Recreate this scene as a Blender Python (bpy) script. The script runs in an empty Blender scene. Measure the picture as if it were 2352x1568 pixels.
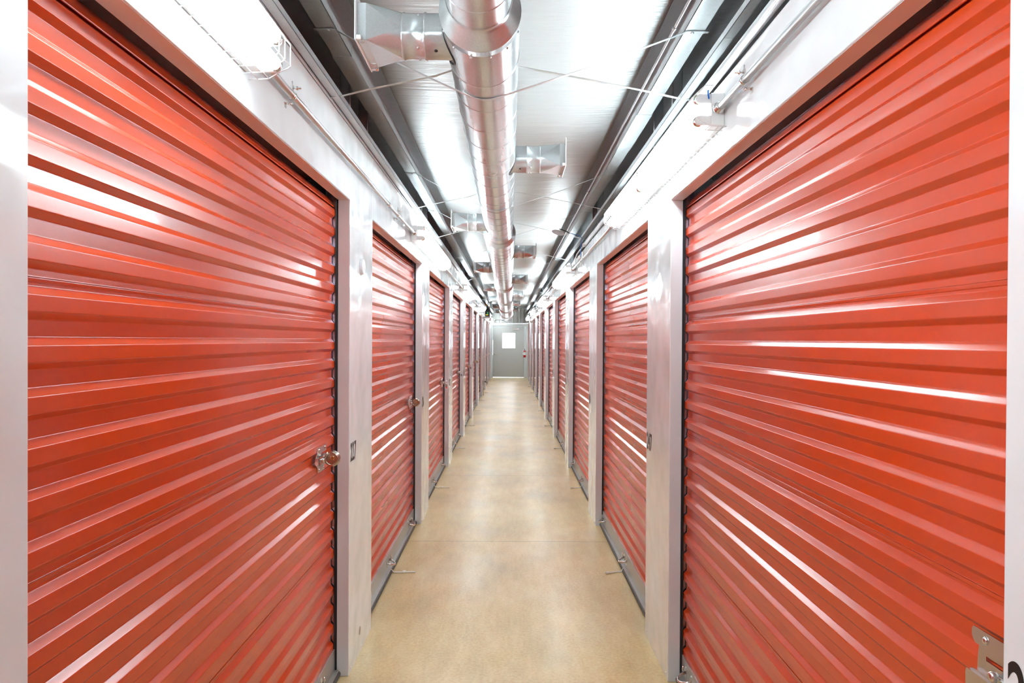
import bpy, math, random
from mathutils import Matrix, Vector, noise
random.seed(7)
C = bpy.context.scene.collection
S = bpy.context.scene
PI = math.pi

# ---------------------------------------------------------------- camera, world, exposure
cam_d = bpy.data.cameras.new('camera')
cam_d.sensor_width = 36.0
cam_d.lens = 36.0 * 1763 / 2352
cam_d.clip_start = 0.02
cam_d.clip_end = 200
cam = bpy.data.objects.new('camera', cam_d)
C.objects.link(cam)
PITCH, ROLL, YAW = 0.0081, 0.0053, -0.0040
cam.matrix_world = (Matrix.Translation((0, 0, 1.614)) @ Matrix.Rotation(YAW, 4, 'Z')
                    @ Matrix.Rotation(PI / 2 - PITCH, 4, 'X') @ Matrix.Rotation(ROLL, 4, 'Z'))
cam_d.shift_y = 0.0048
S.camera = cam

w = bpy.data.worlds.new('world')
S.world = w
w.use_nodes = True
bg = w.node_tree.nodes['Background']
bg.inputs[0].default_value = (0.80, 0.90, 1.0, 1)
bg.inputs[1].default_value = 5.0

S.view_settings.view_transform = 'Standard'
S.view_settings.look = 'None'
S.view_settings.gamma = 1
S.view_settings.exposure = 0.95
S.view_settings.use_curve_mapping = False
S.cycles.adaptive_threshold = .03
S.cycles.max_bounces = 6
S.cycles.diffuse_bounces = 4
S.cycles.glossy_bounces = 3
S.cycles.caustics_refractive = False
TUBE_W = 22.0


# ---------------------------------------------------------------- materials
def srgb(r, g, b):
    f = lambda c: (c / 255 / 12.92) if c / 255 <= .04045 else ((c / 255 + .055) / 1.055) ** 2.4
    return (f(r), f(g), f(b), 1)


class N:
    """small helper round one material's node tree"""
    def __init__(self, name):
        self.m = bpy.data.materials.new(name)
        self.m.use_nodes = True
        self.t = self.m.node_tree
        self.b = self.t.nodes['Principled BSDF']

    def node(self, typ, **kw):
        n = self.t.nodes.new(typ)
        for k, v in kw.items():
            if hasattr(n, k):
                setattr(n, k, v)
            else:
                n.inputs[k.replace('_', ' ')].default_value = v
        return n

    def link(self, a, b):
        self.t.links.new(a, b)

    def set(self, **kw):
        for k, v in kw.items():
            self.b.inputs[k.replace('_', ' ')].default_value = v

    def coords(self, scale, obj=True):
        tc = self.node('ShaderNodeTexCoord')
        mp = self.node('ShaderNodeMapping')
        mp.inputs['Scale'].default_value = scale
        self.link(tc.outputs['Object'], mp.inputs[0])
        return mp.outputs[0]

    def world_coords(self, scale):
        g = self.node('ShaderNodeNewGeometry')
        mp = self.node('ShaderNodeMapping')
        mp.inputs['Scale'].default_value = scale
        self.link(g.outputs['Position'], mp.inputs[0])
        return mp.outputs[0]

    def noise(self, vec, scale=5.0, detail=3.0, rough=.5):
        n = self.node('ShaderNodeTexNoise')
        n.inputs['Scale'].default_value = scale
        n.inputs['Detail'].default_value = detail
        n.inputs['Roughness'].default_value = rough
        self.link(vec, n.inputs['Vector'])
        return n.outputs['Fac']

    def ramp(self, fac, stops):
        r = self.node('ShaderNodeValToRGB')
        e = r.color_ramp.elements
        while len(e) < len(stops):
            e.new(0.5)
        for i, (p, c) in enumerate(stops):
            e[i].position = p
            e[i].color = c if len(c) == 4 else (*c, 1)
        self.link(fac, r.inputs[0])
        return r.outputs[0]

    def maprange(self, fac, a, b, c, d):
        r = self.node('ShaderNodeMapRange')
        for i, v in enumerate((a, b, c, d)):
            r.inputs[i + 1].default_value = v
        self.link(fac, r.inputs[0])
        return r.outputs[0]

    def mix(self, fac, a, b, mode='MIX'):
        r = self.node('ShaderNodeMix', data_type='RGBA', blend_type=mode)
        for sock, v in ((r.inputs[0], fac), (r.inputs[6], a), (r.inputs[7], b)):
            if isinstance(v, (int, float, tuple)):
                sock.default_value = v
            else:
                self.link(v, sock)
        return r.outputs[2]

    def math(self, op, a, b=None):
        r = self.node('ShaderNodeMath', operation=op)
        for i, v in enumerate((a, b)):
            if v is None:
                continue
            if isinstance(v, (int, float)):
                r.inputs[i].default_value = v
            else:
                self.link(v, r.inputs[i])
        return r.outputs[0]

    def bump(self, h, strength, dist, prev=None):
        r = self.node('ShaderNodeBump')
        r.inputs['Strength'].default_value = strength
        r.inputs['Distance'].default_value = dist
        self.link(h, r.inputs['Height'])
        if prev is not None:
            self.link(prev, r.inputs['Normal'])
        self.link(r.outputs[0], self.b.inputs['Normal'])
        return r.outputs[0]


def plain(name, col, rough=.5, metal=0.0, coat=0.0, spec=.5):
    n = N(name)
    n.set(Base_Color=col, Roughness=rough, Metallic=metal, Coat_Weight=coat)
    n.b.inputs['Specular IOR Level'].default_value = spec
    return n.m


def mat_wall():
    n = N('glossy_white_painted_steel')
    n.set(Base_Color=(.80, .82, .84, 1), Roughness=.09)
    n.b.inputs['Coat Weight'].default_value = .35
    n.b.inputs['Coat Roughness'].default_value = .05
    f = n.noise(n.world_coords((2.0, 2.4, 3.0)), 1.4, 1.5)
    g = n.noise(n.world_coords((40, 40, 40)), 3.0, 2)
    b = n.bump(f, .6, .022)
    n.bump(g, .03, .001, b)
    return n.m


def mat_jamb():
    n = N('shade_tinted_white_jamb')
    n.set(Base_Color=(.72, .755, .80, 1), Roughness=.33)  # shade put into the colour: wall white greyed, and blued against red bounce
    g = n.noise(n.world_coords((60, 60, 60)), 3.0, 2)
    n.bump(g, .04, .001)
    return n.m


def mat_red():
    n = N('orange_red_door_paint')
    f = n.noise(n.world_coords((.6, .6, 2.0)), 1.5, 2)
    col = n.ramp(f, [(.35, (.56, .047, .0025, 1)), (.65, (.61, .052, .003, 1))])
    n.link(col, n.b.inputs['Base Color'])
    n.set(Roughness=.23)
    n.b.inputs['Coat Weight'].default_value = .15
    n.b.inputs['Coat Roughness'].default_value = .06
    n.b.inputs['Specular IOR Level'].default_value = .5
    return n.m


def mat_galv(name, base=.62, lo=.16, hi=.34, spangle=90, streak=(1, 1, 1), metal=.85, bmp=.08):
    n = N(name)
    v = n.coords(streak)
    vo = n.node('ShaderNodeTexVoronoi')
    vo.inputs['Scale'].default_value = spangle
    n.link(v, vo.inputs['Vector'])
    f = n.noise(v, 14, 3)
    a = n.math('MULTIPLY', n.math('ADD', vo.outputs['Color'], f), .5)
    n.link(n.ramp(a, [(.25, (base * .90, base * .94, base * .96, 1)), (.75, (base * 1.01, base * 1.05, base * 1.07, 1))]),
           n.b.inputs['Base Color'])
    n.link(n.maprange(n.noise(n.coords((4, 4, 4)), 3.0, 3), .3, .7, lo, hi), n.b.inputs['Roughness'])
    n.set(Metallic=metal)
    if bmp:
        n.bump(n.noise(n.coords((3, 3, 3)), 2.0, 2), bmp, .004)
    return n.m


def mat_ceiling():
    n = N('foil_faced_insulation')
    v = n.world_coords((1, 1, 1))
    n.set(Metallic=.40)
    n.set(Base_Color=(.54, .55, .56, 1))
    st = n.noise(n.world_coords((1.1, 12, 1)), 2.0, 5, .6)
    sh = n.noise(n.world_coords((.9, 2.2, 1)), 1.6, 3)
    # diagonal scrim reinforcement in the facing
    g = n.node('ShaderNodeNewGeometry')
    sx = n.node('ShaderNodeSeparateXYZ')
    n.link(g.outputs['Position'], sx.inputs[0])
    p = n.math('SINE', n.math('MULTIPLY', n.math('ADD', sx.outputs[0], n.math('MULTIPLY', sx.outputs[1], .6)), 420))
    q = n.math('SINE', n.math('MULTIPLY', n.math('SUBTRACT', sx.outputs[0], n.math('MULTIPLY', sx.outputs[1], .6)), 420))
    sc = n.math('MAXIMUM', p, q)
    sc = n.math('POWER', n.math('MAXIMUM', sc, 0.0), 6.0)
    b = n.bump(st, .40, .018)
    b = n.bump(sh, .35, .05, b)
    n.bump(sc, .12, .0015, b)
    n.link(n.maprange(st, .3, .7, .30, .42), n.b.inputs['Roughness'])
    return n.m


def mat_floor():
    n = N('sealed_tan_concrete')
    v = n.world_coords((1, 1, 1))
    big = n.noise(v, 1.3, 3, .5)
    mid = n.noise(n.world_coords((1.2, .7, 1)), 2.2, 3, .5)
    fine = n.noise(v, 60, 5, .7)
    c = n.ramp(big, [(.25, srgb(196, 174, 136)), (.48, srgb(216, 188, 142)), (.62, srgb(228, 204, 164)), (.8, srgb(218, 204, 172))])
    c2 = n.ramp(mid, [(.25, srgb(186, 170, 138)), (.5, srgb(220, 194, 148)), (.75, srgb(236, 220, 186))])
    c = n.mix(.45, c, c2)
    st = n.noise(n.world_coords((5.0, 1.1, 1)), 3.0, 8, .68)
    c = n.mix(.55, c, n.ramp(st, [(.3, (.30, .27, .20, 1)), (.7, (.78, .76, .70, 1))]), 'SOFT_LIGHT')
    c = n.mix(.22, c, n.ramp(fine, [(.35, (.25, .18, .09, 1)), (.62, (1, .93, .78, 1))]), 'OVERLAY')
    blot = n.noise(n.world_coords((2.2, .9, 1)), .8, 4, .55)
    mr = n.maprange(blot, .42, .80, 0, .42)
    mr.node.interpolation_type = 'SMOOTHSTEP'
    c = n.mix(mr, c, srgb(148, 138, 106))
    # sparse dark specks
    vo = n.node('ShaderNodeTexVoronoi')
    vo.inputs['Scale'].default_value = 9
    n.link(n.world_coords((1, .8, 1)), vo.inputs['Vector'])
    sp = n.math('LESS_THAN', vo.outputs['Distance'], .018)
    c = n.mix(n.math('MULTIPLY', sp, .75), c, srgb(96, 70, 44))
    # saw-cut control joints every three metres
    g = n.node('ShaderNodeNewGeometry')
    sx = n.node('ShaderNodeSeparateXYZ')
    n.link(g.outputs['Position'], sx.inputs[0])
    ph = n.math('MODULO', n.math('ADD', sx.outputs[1], 30 - 6.14), 3.0)
    line = n.math('LESS_THAN', n.math('ABSOLUTE', n.math('SUBTRACT', ph, 0.006)), .0055)
    c = n.mix(n.math('MULTIPLY', line, .6), c, srgb(120, 104, 80))
    n.link(c, n.b.inputs['Base Color'])
    n.link(n.maprange(mid, .3, .75, .30, .48), n.b.inputs['Roughness'])
    n.b.inputs['Specular IOR Level'].default_value = .5
    n.b.inputs['Coat Weight'].default_value = .14
    n.b.inputs['Coat Roughness'].default_value = .2
    b = n.bump(mid, .12, .01)
    n.bump(fine, .06, .001, b)
    return n.m


def mat_emit(name, col, strength):
    n = N(name)
    n.set(Base_Color=(.9, .9, .9, 1))
    n.b.inputs['Emission Color'].default_value = col
    n.b.inputs['Emission Strength'].default_value = strength
    return n.m


TUBE_R = .019
M = dict(
    wall=mat_wall(), jamb=mat_jamb(), red=mat_red(),
    duct=mat_galv('galvanised_duct', .60, .20, .22, 260, (1, .5, 1), .58, 0),
    takeoff=mat_galv('galvanised_takeoff', .60, .19, .23, 260, (1, 1, 1), .60, 0),
    galv=mat_galv('galvanised_steel', .62, .30, .42, 120, (1, 1, 1), .7, .03),
    conduit=plain('galvanised_conduit', (.62, .62, .63, 1), .32, .8),
    steel=plain('zinc_plated_steel', (.72, .70, .67, 1), .26, 1),
    tinted_steel=plain('steel_with_blue_reflection', (.42, .52, .66, 1), .25, 1),  # galvanised guides: their blue reflection is put into the colour
    brass=plain('brass', (.72, .50, .22, 1), .25, 1),
    nickel=plain('satin_nickel', (.48, .42, .36, 1), .24, 1),
    black=plain('black_vinyl', (.012, .013, .016, 1), .42),
    rubber=plain('dark_grey_rubber', (.075, .072, .068, 1), .55),
    bar=plain('grey_bottom_bar', (.46, .45, .43, 1), .30, .6),
    white=plain('white_enamel', (.86, .86, .86, 1), .28),
    wire=plain('white_coated_wire', (.85, .85, .85, 1), .30),
    tube=mat_emit('lit_tube', (.82, .965, 1.0, 1), TUBE_W),
    ceiling=mat_ceiling(), floor=mat_floor(),
    dark=plain('unlit_unit_sheet', (.36, .36, .37, 1), .5),
    rope=plain('white_cotton_rope', (.92, .90, .85, 1), .9),
    doorpaint=plain('grey_door_paint', (.50, .48, .46, 1), .42),
    framepaint=plain('pale_frame_paint', (.66, .66, .65, 1), .35),
    plastic=plain('white_plastic', (.80, .80, .84, 1), .30),
    ink=plain('black_vinyl_numeral', (.006, .006, .008, 1), .4),
    redpaint=plain('glossy_red_paint', (.50, .01, .012, 1), .25),
    redstrap=plain('red_webbing', (.75, .04, .02, 1), .7),
    blue=plain('blue_insulation', (.01, .16, .62, 1), .4),
    orange=plain('orange_plastic', (.85, .33, .02, 1), .5),
    yellow=plain('yellow_label', (.9, .62, .03, 1), .5),
    green=plain('green_label', (.03, .55, .08, 1), .5),
    blackplastic=plain('black_plastic', (.015, .017, .016, 1), .4),
    beige=plain('beige_painted_metal', (.46, .44, .41, 1), .4),
    concrete=plain('pale_outdoor_concrete', (.55, .54, .52, 1), .8),
)
_g = N('clear_glass')
_g.set(Base_Color=(1, 1, 1, 1), Roughness=0.0)
_g.b.inputs['Transmission Weight'].default_value = 1.0
_g.b.inputs['IOR'].default_value = 1.0001
M['glass'] = _g.m


# ---------------------------------------------------------------- mesh helper
class MB:
    def __init__(self):
        self.v, self.f, self.s, self.mi = [], [], [], []

    def add(self, verts, faces, smooth=False, mi=0):
        o = len(self.v)
        self.v += [tuple(p) for p in verts]
        self.f += [tuple(i + o for i in f) for f in faces]
        self.s += [smooth] * len(faces)
        self.mi += [mi] * len(faces)
        return self

    def box(self, x0, x1, y0, y1, z0, z1, mi=0):
        if x0 > x1: x0, x1 = x1, x0
        if y0 > y1: y0, y1 = y1, y0
        v = [(x0, y0, z0), (x1, y0, z0), (x1, y1, z0), (x0, y1, z0), (x0, y0, z1), (x1, y0, z1), (x1, y1, z1), (x0, y1, z1)]
        return self.add(v, [(0, 3, 2, 1), (4, 5, 6, 7), (0, 1, 5, 4), (1, 2, 6, 5), (2, 3, 7, 6), (3, 0, 4, 7)], False, mi)

    def bbox(self, x0, x1, y0, y1, z0, z1, b=.002, mi=0):
        """box with chamfered edges"""
        if x0 > x1: x0, x1 = x1, x0
        if y0 > y1: y0, y1 = y1, y0
        vs = []
        idx = {}
        cx, cy, cz = (x0 + x1) / 2, (y0 + y1) / 2, (z0 + z1) / 2
        hx, hy, hz = (x1 - x0) / 2, (y1 - y0) / 2, (z1 - z0) / 2
        b = min(b, hx * .9, hy * .9, hz * .9)
        for sx in (-1, 1):
            for sy in (-1, 1):
                for sz in (-1, 1):
                    for a in range(3):
                        p = [sx * (hx - b), sy * (hy - b), sz * (hz - b)]
                        p[a] = (sx * hx, sy * hy, sz * hz)[a]
                        idx[(sx, sy, sz, a)] = len(vs)
                        vs.append((cx + p[0], cy + p[1], cz + p[2]))
        fs = []
        R = (-1, 1)
        for sgn in R:
            for a in range(3):
                o = [(-1, -1), (1, -1), (1, 1), (-1, 1)]
                q = []
                for (u, v) in o:
                    k = [0, 0, 0]
                    k[a] = sgn
                    k[(a + 1) % 3] = u
                    k[(a + 2) % 3] = v
                    q.append(idx[(*k, a)])
                fs.append(tuple(q if sgn > 0 else q[::-1]))
        for a in range(3):          # edges running along axis a
            u, v = (a + 1) % 3, (a + 2) % 3
            for su in R:
                for sv in R:
                    k0 = [0, 0, 0]; k0[a] = -1; k0[u] = su; k0[v] = sv
                    k1 = list(k0); k1[a] = 1
                    q = [idx[(*k0, u)], idx[(*k1, u)], idx[(*k1, v)], idx[(*k0, v)]]
                    fs.append(tuple(q if su * sv < 0 else q[::-1]))
        for sx in R:
            for sy in R:
                for sz in R:
                    q = [idx[(sx, sy, sz, a)] for a in range(3)]
                    fs.append(tuple(q if sx * sy * sz > 0 else q[::-1]))
        return self.add(vs, fs, False, mi)

    def tube(self, pts, r, n=12, caps=True, smooth=True, mi=0, closed=False):
        pts = [Vector(p) for p in pts]
        m = len(pts)
        rr = r if isinstance(r, (list, tuple)) else [r] * m
        vs, fs = [], []
        up = None
        for i, p in enumerate(pts):
            if closed:
                t = (pts[(i + 1) % m] - pts[i - 1]).normalized()
            elif i == 0:
                t = (pts[1] - p).normalized()
            elif i == m - 1:
                t = (p - pts[i - 1]).normalized()
            else:
                t = ((pts[i + 1] - p).normalized() + (p - pts[i - 1]).normalized()).normalized()
            if up is None:
                up = Vector((0, 0, 1)) if abs(t.z) < .9 else Vector((1, 0, 0))
            a = t.cross(up).normalized()
            up = a.cross(t).normalized()
            for k in range(n):
                th = 2 * PI * k / n
                vs.append(p + (a * math.cos(th) + up * math.sin(th)) * rr[i])
        for i in range(m if closed else m - 1):
            j = (i + 1) % m
            for k in range(n):
                l = (k + 1) % n
                fs.append((i * n + k, i * n + l, j * n + l, j * n + k))
        self.add(vs, fs, smooth, mi)
        if caps and not closed:
            o = len(self.v) - len(vs)
            self.f += [tuple(o + k for k in range(n)), tuple(o + (m - 1) * n + k for k in reversed(range(n)))]
            self.s += [False, False]
            self.mi += [mi, mi]
        return self

    def lathe(self, prof, axis, origin, n=24, smooth=True, mi=0):
        """prof: (distance along axis, radius); axis: unit vector"""
        ax = Vector(axis).normalized()
        u = ax.orthogonal().normalized()
        v = ax.cross(u)
        o = Vector(origin)
        vs, fs = [], []
        for d, r in prof:
            for k in range(n):
                th = 2 * PI * k / n
                vs.append(o + ax * d + (u * math.cos(th) + v * math.sin(th)) * r)
        for i in range(len(prof) - 1):
            for k in range(n):
                l = (k + 1) % n
                fs.append((i * n + k, i * n + l, (i + 1) * n + l, (i + 1) * n + k))
        return self.add(vs, fs, smooth, mi)

    def prism(self, poly, y0, y1, axis='y', mi=0, smooth=False):
        """poly: closed list of 2-D points (x,z) extruded along y; axis 'x': (y,z) along x; 'z': (x,y) along z"""
        k = len(poly)
        P = {'y': lambda a, b, t: (a, t, b), 'x': lambda a, b, t: (t, a, b), 'z': lambda a, b, t: (a, b, t)}[axis]
        vs = [P(a, b, y0) for a, b in poly] + [P(a, b, y1) for a, b in poly]
        fs = [(i, (i + 1) % k, (i + 1) % k + k, i + k) for i in range(k)]
        fs += [tuple(range(k))[::-1], tuple(range(k, 2 * k))]
        return self.add(vs, fs, smooth, mi)

    def ribbon(self, path, width, th=.0016, wdir=(0, 1, 0), mi=0):
        """flat strap along path, its width along wdir"""
        pts = [Vector(p) for p in path]
        wv = Vector(wdir)
        vs, fs = [], []
        m = len(pts)
        for i, p in enumerate(pts):
            if i == 0: t = pts[1] - p
            elif i == m - 1: t = p - pts[i - 1]
            else: t = (pts[i + 1] - p).normalized() + (p - pts[i - 1]).normalized()
            t.normalize()
            nn = t.cross(wv).normalized()
            for a, b in ((-1, -1), (1, -1), (1, 1), (-1, 1)):
                vs.append(p + wv * (a * width / 2) + nn * (b * th / 2))
        for i in range(m - 1):
            for k in range(4):
                l = (k + 1) % 4
                fs.append((i * 4 + k, i * 4 + l, (i + 1) * 4 + l, (i + 1) * 4 + k))
        fs += [(3, 2, 1, 0), tuple((m - 1) * 4 + k for k in range(4))]
        return self.add(vs, fs, False, mi)

    def build(self, name, mats, parent=None, recalc=True):
        me = bpy.data.meshes.new(name)
        me.from_pydata(self.v, [], self.f)
        if not isinstance(mats, (list, tuple)):
            mats = [mats]
        for m in mats:
            me.materials.append(m)
        me.polygons.foreach_set('use_smooth', self.s)
        me.polygons.foreach_set('material_index', self.mi)
        me.update()
        if recalc:
            import bmesh
            bm = bmesh.new()
            bm.from_mesh(me)
            bmesh.ops.recalc_face_normals(bm, faces=bm.faces)
            bm.to_mesh(me)
            bm.free()
        o = bpy.data.objects.new(name, me)
        C.objects.link(o)
        if parent is not None:
            o.parent = parent
        return o


def thing(name, label, cat, loc=(0, 0, 0), group=None):
    o = bpy.data.objects.new(name, None)
    C.objects.link(o)
    o.location = loc
    o.empty_display_size = .05
    o['label'] = label
    o['category'] = cat
    if group:
        o['group'] = group
    return o


def tag(o, label, cat, group=None):
    o['label'] = label
    o['category'] = cat
    if group:
        o['group'] = group
    return o


def struct(o):
    o['kind'] = 'structure'
    return o


def copy_tree(o, parent=None):
    c = o.copy()
    C.objects.link(c)
    c.parent = parent
    for ch in list(o.children):
        copy_tree(ch, c)
    return c


# ---------------------------------------------------------------- layout constants (metres)
W = .76            # half width of the corridor
REV = .056         # depth of the door reveal
PITCHY = 3.05      # one storage unit
OPEN = 2.45        # opening width
Y0 = {-1: 1.217, 1: 1.17}     # start of the opening nearest the camera, per side
HEAD = 2.279       # underside of the door heads
TOP = {-1: 2.619, 1: 2.545}  # top of the white sheeting
YB, YE = -5.2, 33.0          # ends of the corridor
NDOOR = range(-2, 10)
ORD = ['first', 'second', 'third', 'fourth', 'fifth', 'sixth', 'seventh', 'eighth', 'ninth', 'tenth']
SIDE = {-1: 'padlocked wall numbered 227', 1: 'unlocked wall numbered 247'}

# ---------------------------------------------------------------- setting
# floor
m = MB()
m.add([(-3.2, YB - .2, 0), (3.2, YB - .2, 0), (3.2, YE + .02, 0), (-3.2, YE + .02, 0),
       (-3.2, YB - .2, -.15), (3.2, YB - .2, -.15), (3.2, YE + .02, -.15), (-3.2, YE + .02, -.15)],
      [(0, 1, 2, 3), (7, 6, 5, 4), (0, 4, 5, 1), (1, 5, 6, 2), (2, 6, 7, 3), (3, 7, 4, 0)])
struct(m.build('floor', M['floor']))

# insulated roof lining, sagging between the purlins
m = MB()
xs = [-3.2, -2.4, -1.6, -1.1, -.8] + [-.7 + i * .05 for i in range(29)] + [.8, 1.1, 1.6, 2.4, 3.2]
ny = 320
vs = []
for j in range(ny + 1):
    y = YB - .2 + (YE + .2 - YB + .2) * j / ny
    for x in xs:
        k = max(0, 1 - (x / .72) ** 2)
        z = 3.005 - .018 * k + .010 * k * noise.noise(Vector((x * 1.2, y * 1.6, 0))) + .004 * k * noise.noise(Vector((x * 1.0, y * 9, 3)))
        if abs(x) > .8:
            z += .01 * noise.noise(Vector((x, y * 2, 1)))
        vs.append((x, y, z))
nx = len(xs)
m.add(vs, [(j * nx + i, (j + 1) * nx + i, (j + 1) * nx + i + 1, j * nx + i + 1) for j in range(ny) for i in range(nx - 1)], True)
m.add([(-3.2, YB - .2, 3.2), (3.2, YB - .2, 3.2), (3.2, YE + .2, 3.2), (-3.2, YE + .2, 3.2)], [(0, 1, 2, 3)])
struct(m.build('ceiling', M['ceiling'], recalc=False))

# side walls: white piers and door heads with hairline joints, the reveals, unit partitions and outer sheeting
for s in (-1, 1):
    m = MB()
    for n in NDOOR:
        a = Y0[s] + n * PITCHY
        b = a + OPEN
        e = b + (PITCHY - OPEN)
        y1 = e if n < 9 else YE - .001
        m.bbox(s * W, s * (W + REV), b, y1, 0, TOP[s], .0018)
        if n == -2:
            m.box(s * W, s * (W + REV), YB, a, 0, TOP[s])
        m.bbox(s * W, s * (W + REV), max(a, YB) + .0012, b - .0012, HEAD, TOP[s], .0018)
    nm = 'wall_left' if s < 0 else 'wall_right'
    # reveal lining of each pier and head, drawn a hair proud, in a shade-tinted version of the wall white
    for n in NDOOR:
        a = Y0[s] + n * PITCHY
        b = a + OPEN
        m.box(s * (W + .004), s * (W + REV + .001), b - .0012, b - .0002, .002, HEAD - .0005, 1)
        m.box(s * (W + .004), s * (W + REV + .001), a + .0002, a + .0012, .002, HEAD - .0005, 1)
        m.box(s * (W + .004), s * (W + REV + .001), a + .0012, b - .0012, HEAD - .0014, HEAD - .0002, 1)
    # partitions between units and the outer skin
    for n in NDOOR:
        c = Y0[s] + n * PITCHY + OPEN + .3
        m.box(s * (W + REV + .06), s * 3.1, c - .02, c + .02, 0, 2.62, 2)
    m.box(s * 3.1, s * 3.2, YB - .2, YE + .2, -.1, 3.2, 2)
    struct(m.build(nm, [M['wall'], M['jamb'], M['dark']]))

# small fixings on the piers: base screws
for s in (-1, 1):
    for n in range(0, 4):
        b = Y0[s] + n * PITCHY + OPEN
# back wall behind the viewpoint
m = MB()
m.box(-3.2, 3.2, YB - .1, YB, 0, 3.1)
struct(m.build('wall_back', M['wall']))

# far end wall: ribbed sheeting round a steel door frame
m = MB()
zt = 2.36
m.box(-3.2, -W + .001, YE, YE + .12, 0, 3.1)
m.box(W - .001, 3.2, YE, YE + .12, 0, 3.1)
poly = []
x = -.86
k = 0
while x < .86:
    poly += [(x, YE + .03), (x + .10, YE + .03), (x + .112, YE + .012), (x + .138, YE + .012), (x + .15, YE + .03)]
    x += .15
poly += [(x, YE + .12), (-.86, YE + .12)]
m.prism(poly, zt - .02, 3.15, 'z')
struct(m.build('wall_end', M['beige']))
m = MB()
m.bbox(-.78, .76, YE - .04, YE + .10, 2.235, 2.33, .006)
m.bbox(-.78, -.70, YE - .03, YE + .10, 0, 2.235, .006)
m.bbox(.655, .76, YE - .03, YE + .10, 0, 2.235, .006)
m.bbox(-.70, .655, YE + .02, YE + .10, 2.17, 2.235, .004)
m.box(-.70, .655, YE - .0, YE + .12, 0, .012, 1)
m.box(.640, .66, YE + .078, YE + .10, 0, 2.235)
m.box(-.705, -.680, YE + .078, YE + .10, 0, .98)
m.box(-.705, -.680, YE + .078, YE + .10, 1.62, 2.235)
m.box(-.70, .655, YE + .078, YE + .10, 2.15, 2.235)
struct(m.build('trim_1', [M['framepaint'], M['steel']]))

# end door
dr = bpy.data.objects.new('door_1', None)
C.objects.link(dr)
dr.location = (0, YE + .03, 0)
dr['kind'] = 'structure'
m = MB()
L, R, B, T = -.694, .652, .024, 2.166
wl, wr, wb, wt = -.285, .268, 1.27, 1.915
for (x0, x1, z0, z1) in ((L, wl, B, T), (wr, R, B, T), (wl, wr, B, wb), (wl, wr, wt, T)):
    m.box(x0, x1, 0, .045, z0, z1)
m.build('door_leaf', M['doorpaint'], dr)
m = MB()
for (x0, x1, z0, z1) in ((wl - .02, wl + .004, wb - .02, wt + .02), (wr - .004, wr + .02, wb - .02, wt + .02), (wl, wr, wb - .02, wb + .004), (wl, wr, wt - .004, wt + .02)):
    m.bbox(x0, x1, -.006, .05, z0, z1, .003)
m.build('window_frame', M['doorpaint'], dr)
MB().box(wl, wr, .018, .026, wb, wt).build('pane', M['glass'], dr)
m = MB()
m.lathe([(0, .028), (.008, .028), (.010, .011), (.05, .011)], (0, -1, 0), (-.63, 0, 1.0), 16)
m.tube([(-.63, -.05, 1.0), (-.60, -.054, 1.0), (-.50, -.05, .996)], .009, 10)
m.build('lever_handle', M['steel'], dr)
m = MB()
m.bbox(.13, .43, -.05, 0, 2.06, 2.12, .006)
m.tube([(.36, -.04, 2.12), (.25, -.20, 2.15), (.16, -.05, 2.175)], .007, 8)
m.build('door_closer', M['steel'], dr)
m = MB()
m.box(-.69, .65, -.012, 0, .02, .045)
m.build('door_sweep', M['steel'], dr)

# ground outside the end door
m = MB()
m.box(-6, 6, YE + .13, YE + 12, -.2, -.02)
struct(m.build('floor_outside', M['concrete']))


# ---------------------------------------------------------------- roll-up doors
def arc_profile(pts, r=.0035, seg=4, pad=.0012):
    """round every interior corner of a polyline of (x,z)"""
    out = [pts[0]]
    for i in range(1, len(pts) - 1):
        p = Vector(pts[i]); a = (Vector(pts[i - 1]) - p); b = (Vector(pts[i + 1]) - p)
        la, lb = a.length, b.length
        a.normalize(); b.normalize()
        ang = a.angle(b)
        if ang > PI - .05:
            out.append(tuple(p)); continue
        t = min(r / math.tan(ang / 2), la * .4, lb * .4)
        rad = t * math.tan(ang / 2)
        c = p + (a + b).normalized() * (rad / math.sin(ang / 2))
        pa, pb = p + a * t, p + b * t
        out.append(tuple(p + a * (t + pad)))
        va, vb = pa - c, pb - c
        th = va.angle(vb)
        sg = 1 if va.x * vb.y - va.y * vb.x > 0 else -1
        for k in range(seg + 1):
            q = sg * th * k / seg
            out.append((c.x + va.x * math.cos(q) - va.y * math.sin(q), c.y + va.x * math.sin(q) + va.y * math.cos(q)))
        out.append(tuple(p + b * (t + pad)))
    out.append(pts[-1])
    return out


RIB = .09
DEP = .0135


def curtain_profile():
    """(depth into the wall, z) from the bottom up"""
    pts = [(.004, .128)]
    k = -16
    T = 1.6 + RIB * k          # .16
    pts += [(0, .134)]
    while True:
        pts += [(0, T)]                         # top of the front flat
        z = T
        seam = (k in (-11, -5, 1))               # a lock seam in every sixth valley
        pts += [(DEP, z + .015)]
        if seam:
            pts += [(DEP, z + .0215), (DEP - .0012, z + .0222), (DEP - .0022, z + .030), (DEP - .0004, z + .0325)]
        pts += [(DEP, z + .047), (0, z + .060)]
        k += 1
        T = 1.6 + RIB * k
        if T > 2.24:
            break
    pts += [(0, 2.235), (DEP, 2.255), (DEP, 2.27), (DEP - .004, 2.274), (DEP - .004, 2.30), (DEP - .004, 2.34)]
    pr = arc_profile(pts)
    out = []
    for x, z in pr:
        out.append((x, z))
    # wind the top back on to the drum
    x0, z0 = out[-1]
    fin = []
    for x, z in out:
        if z > 2.215:
            q = (z - 2.215)
            x += q * q / (2 * .085)
        fin.append((x, z))
    return fin


PROF = curtain_profile()


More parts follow.
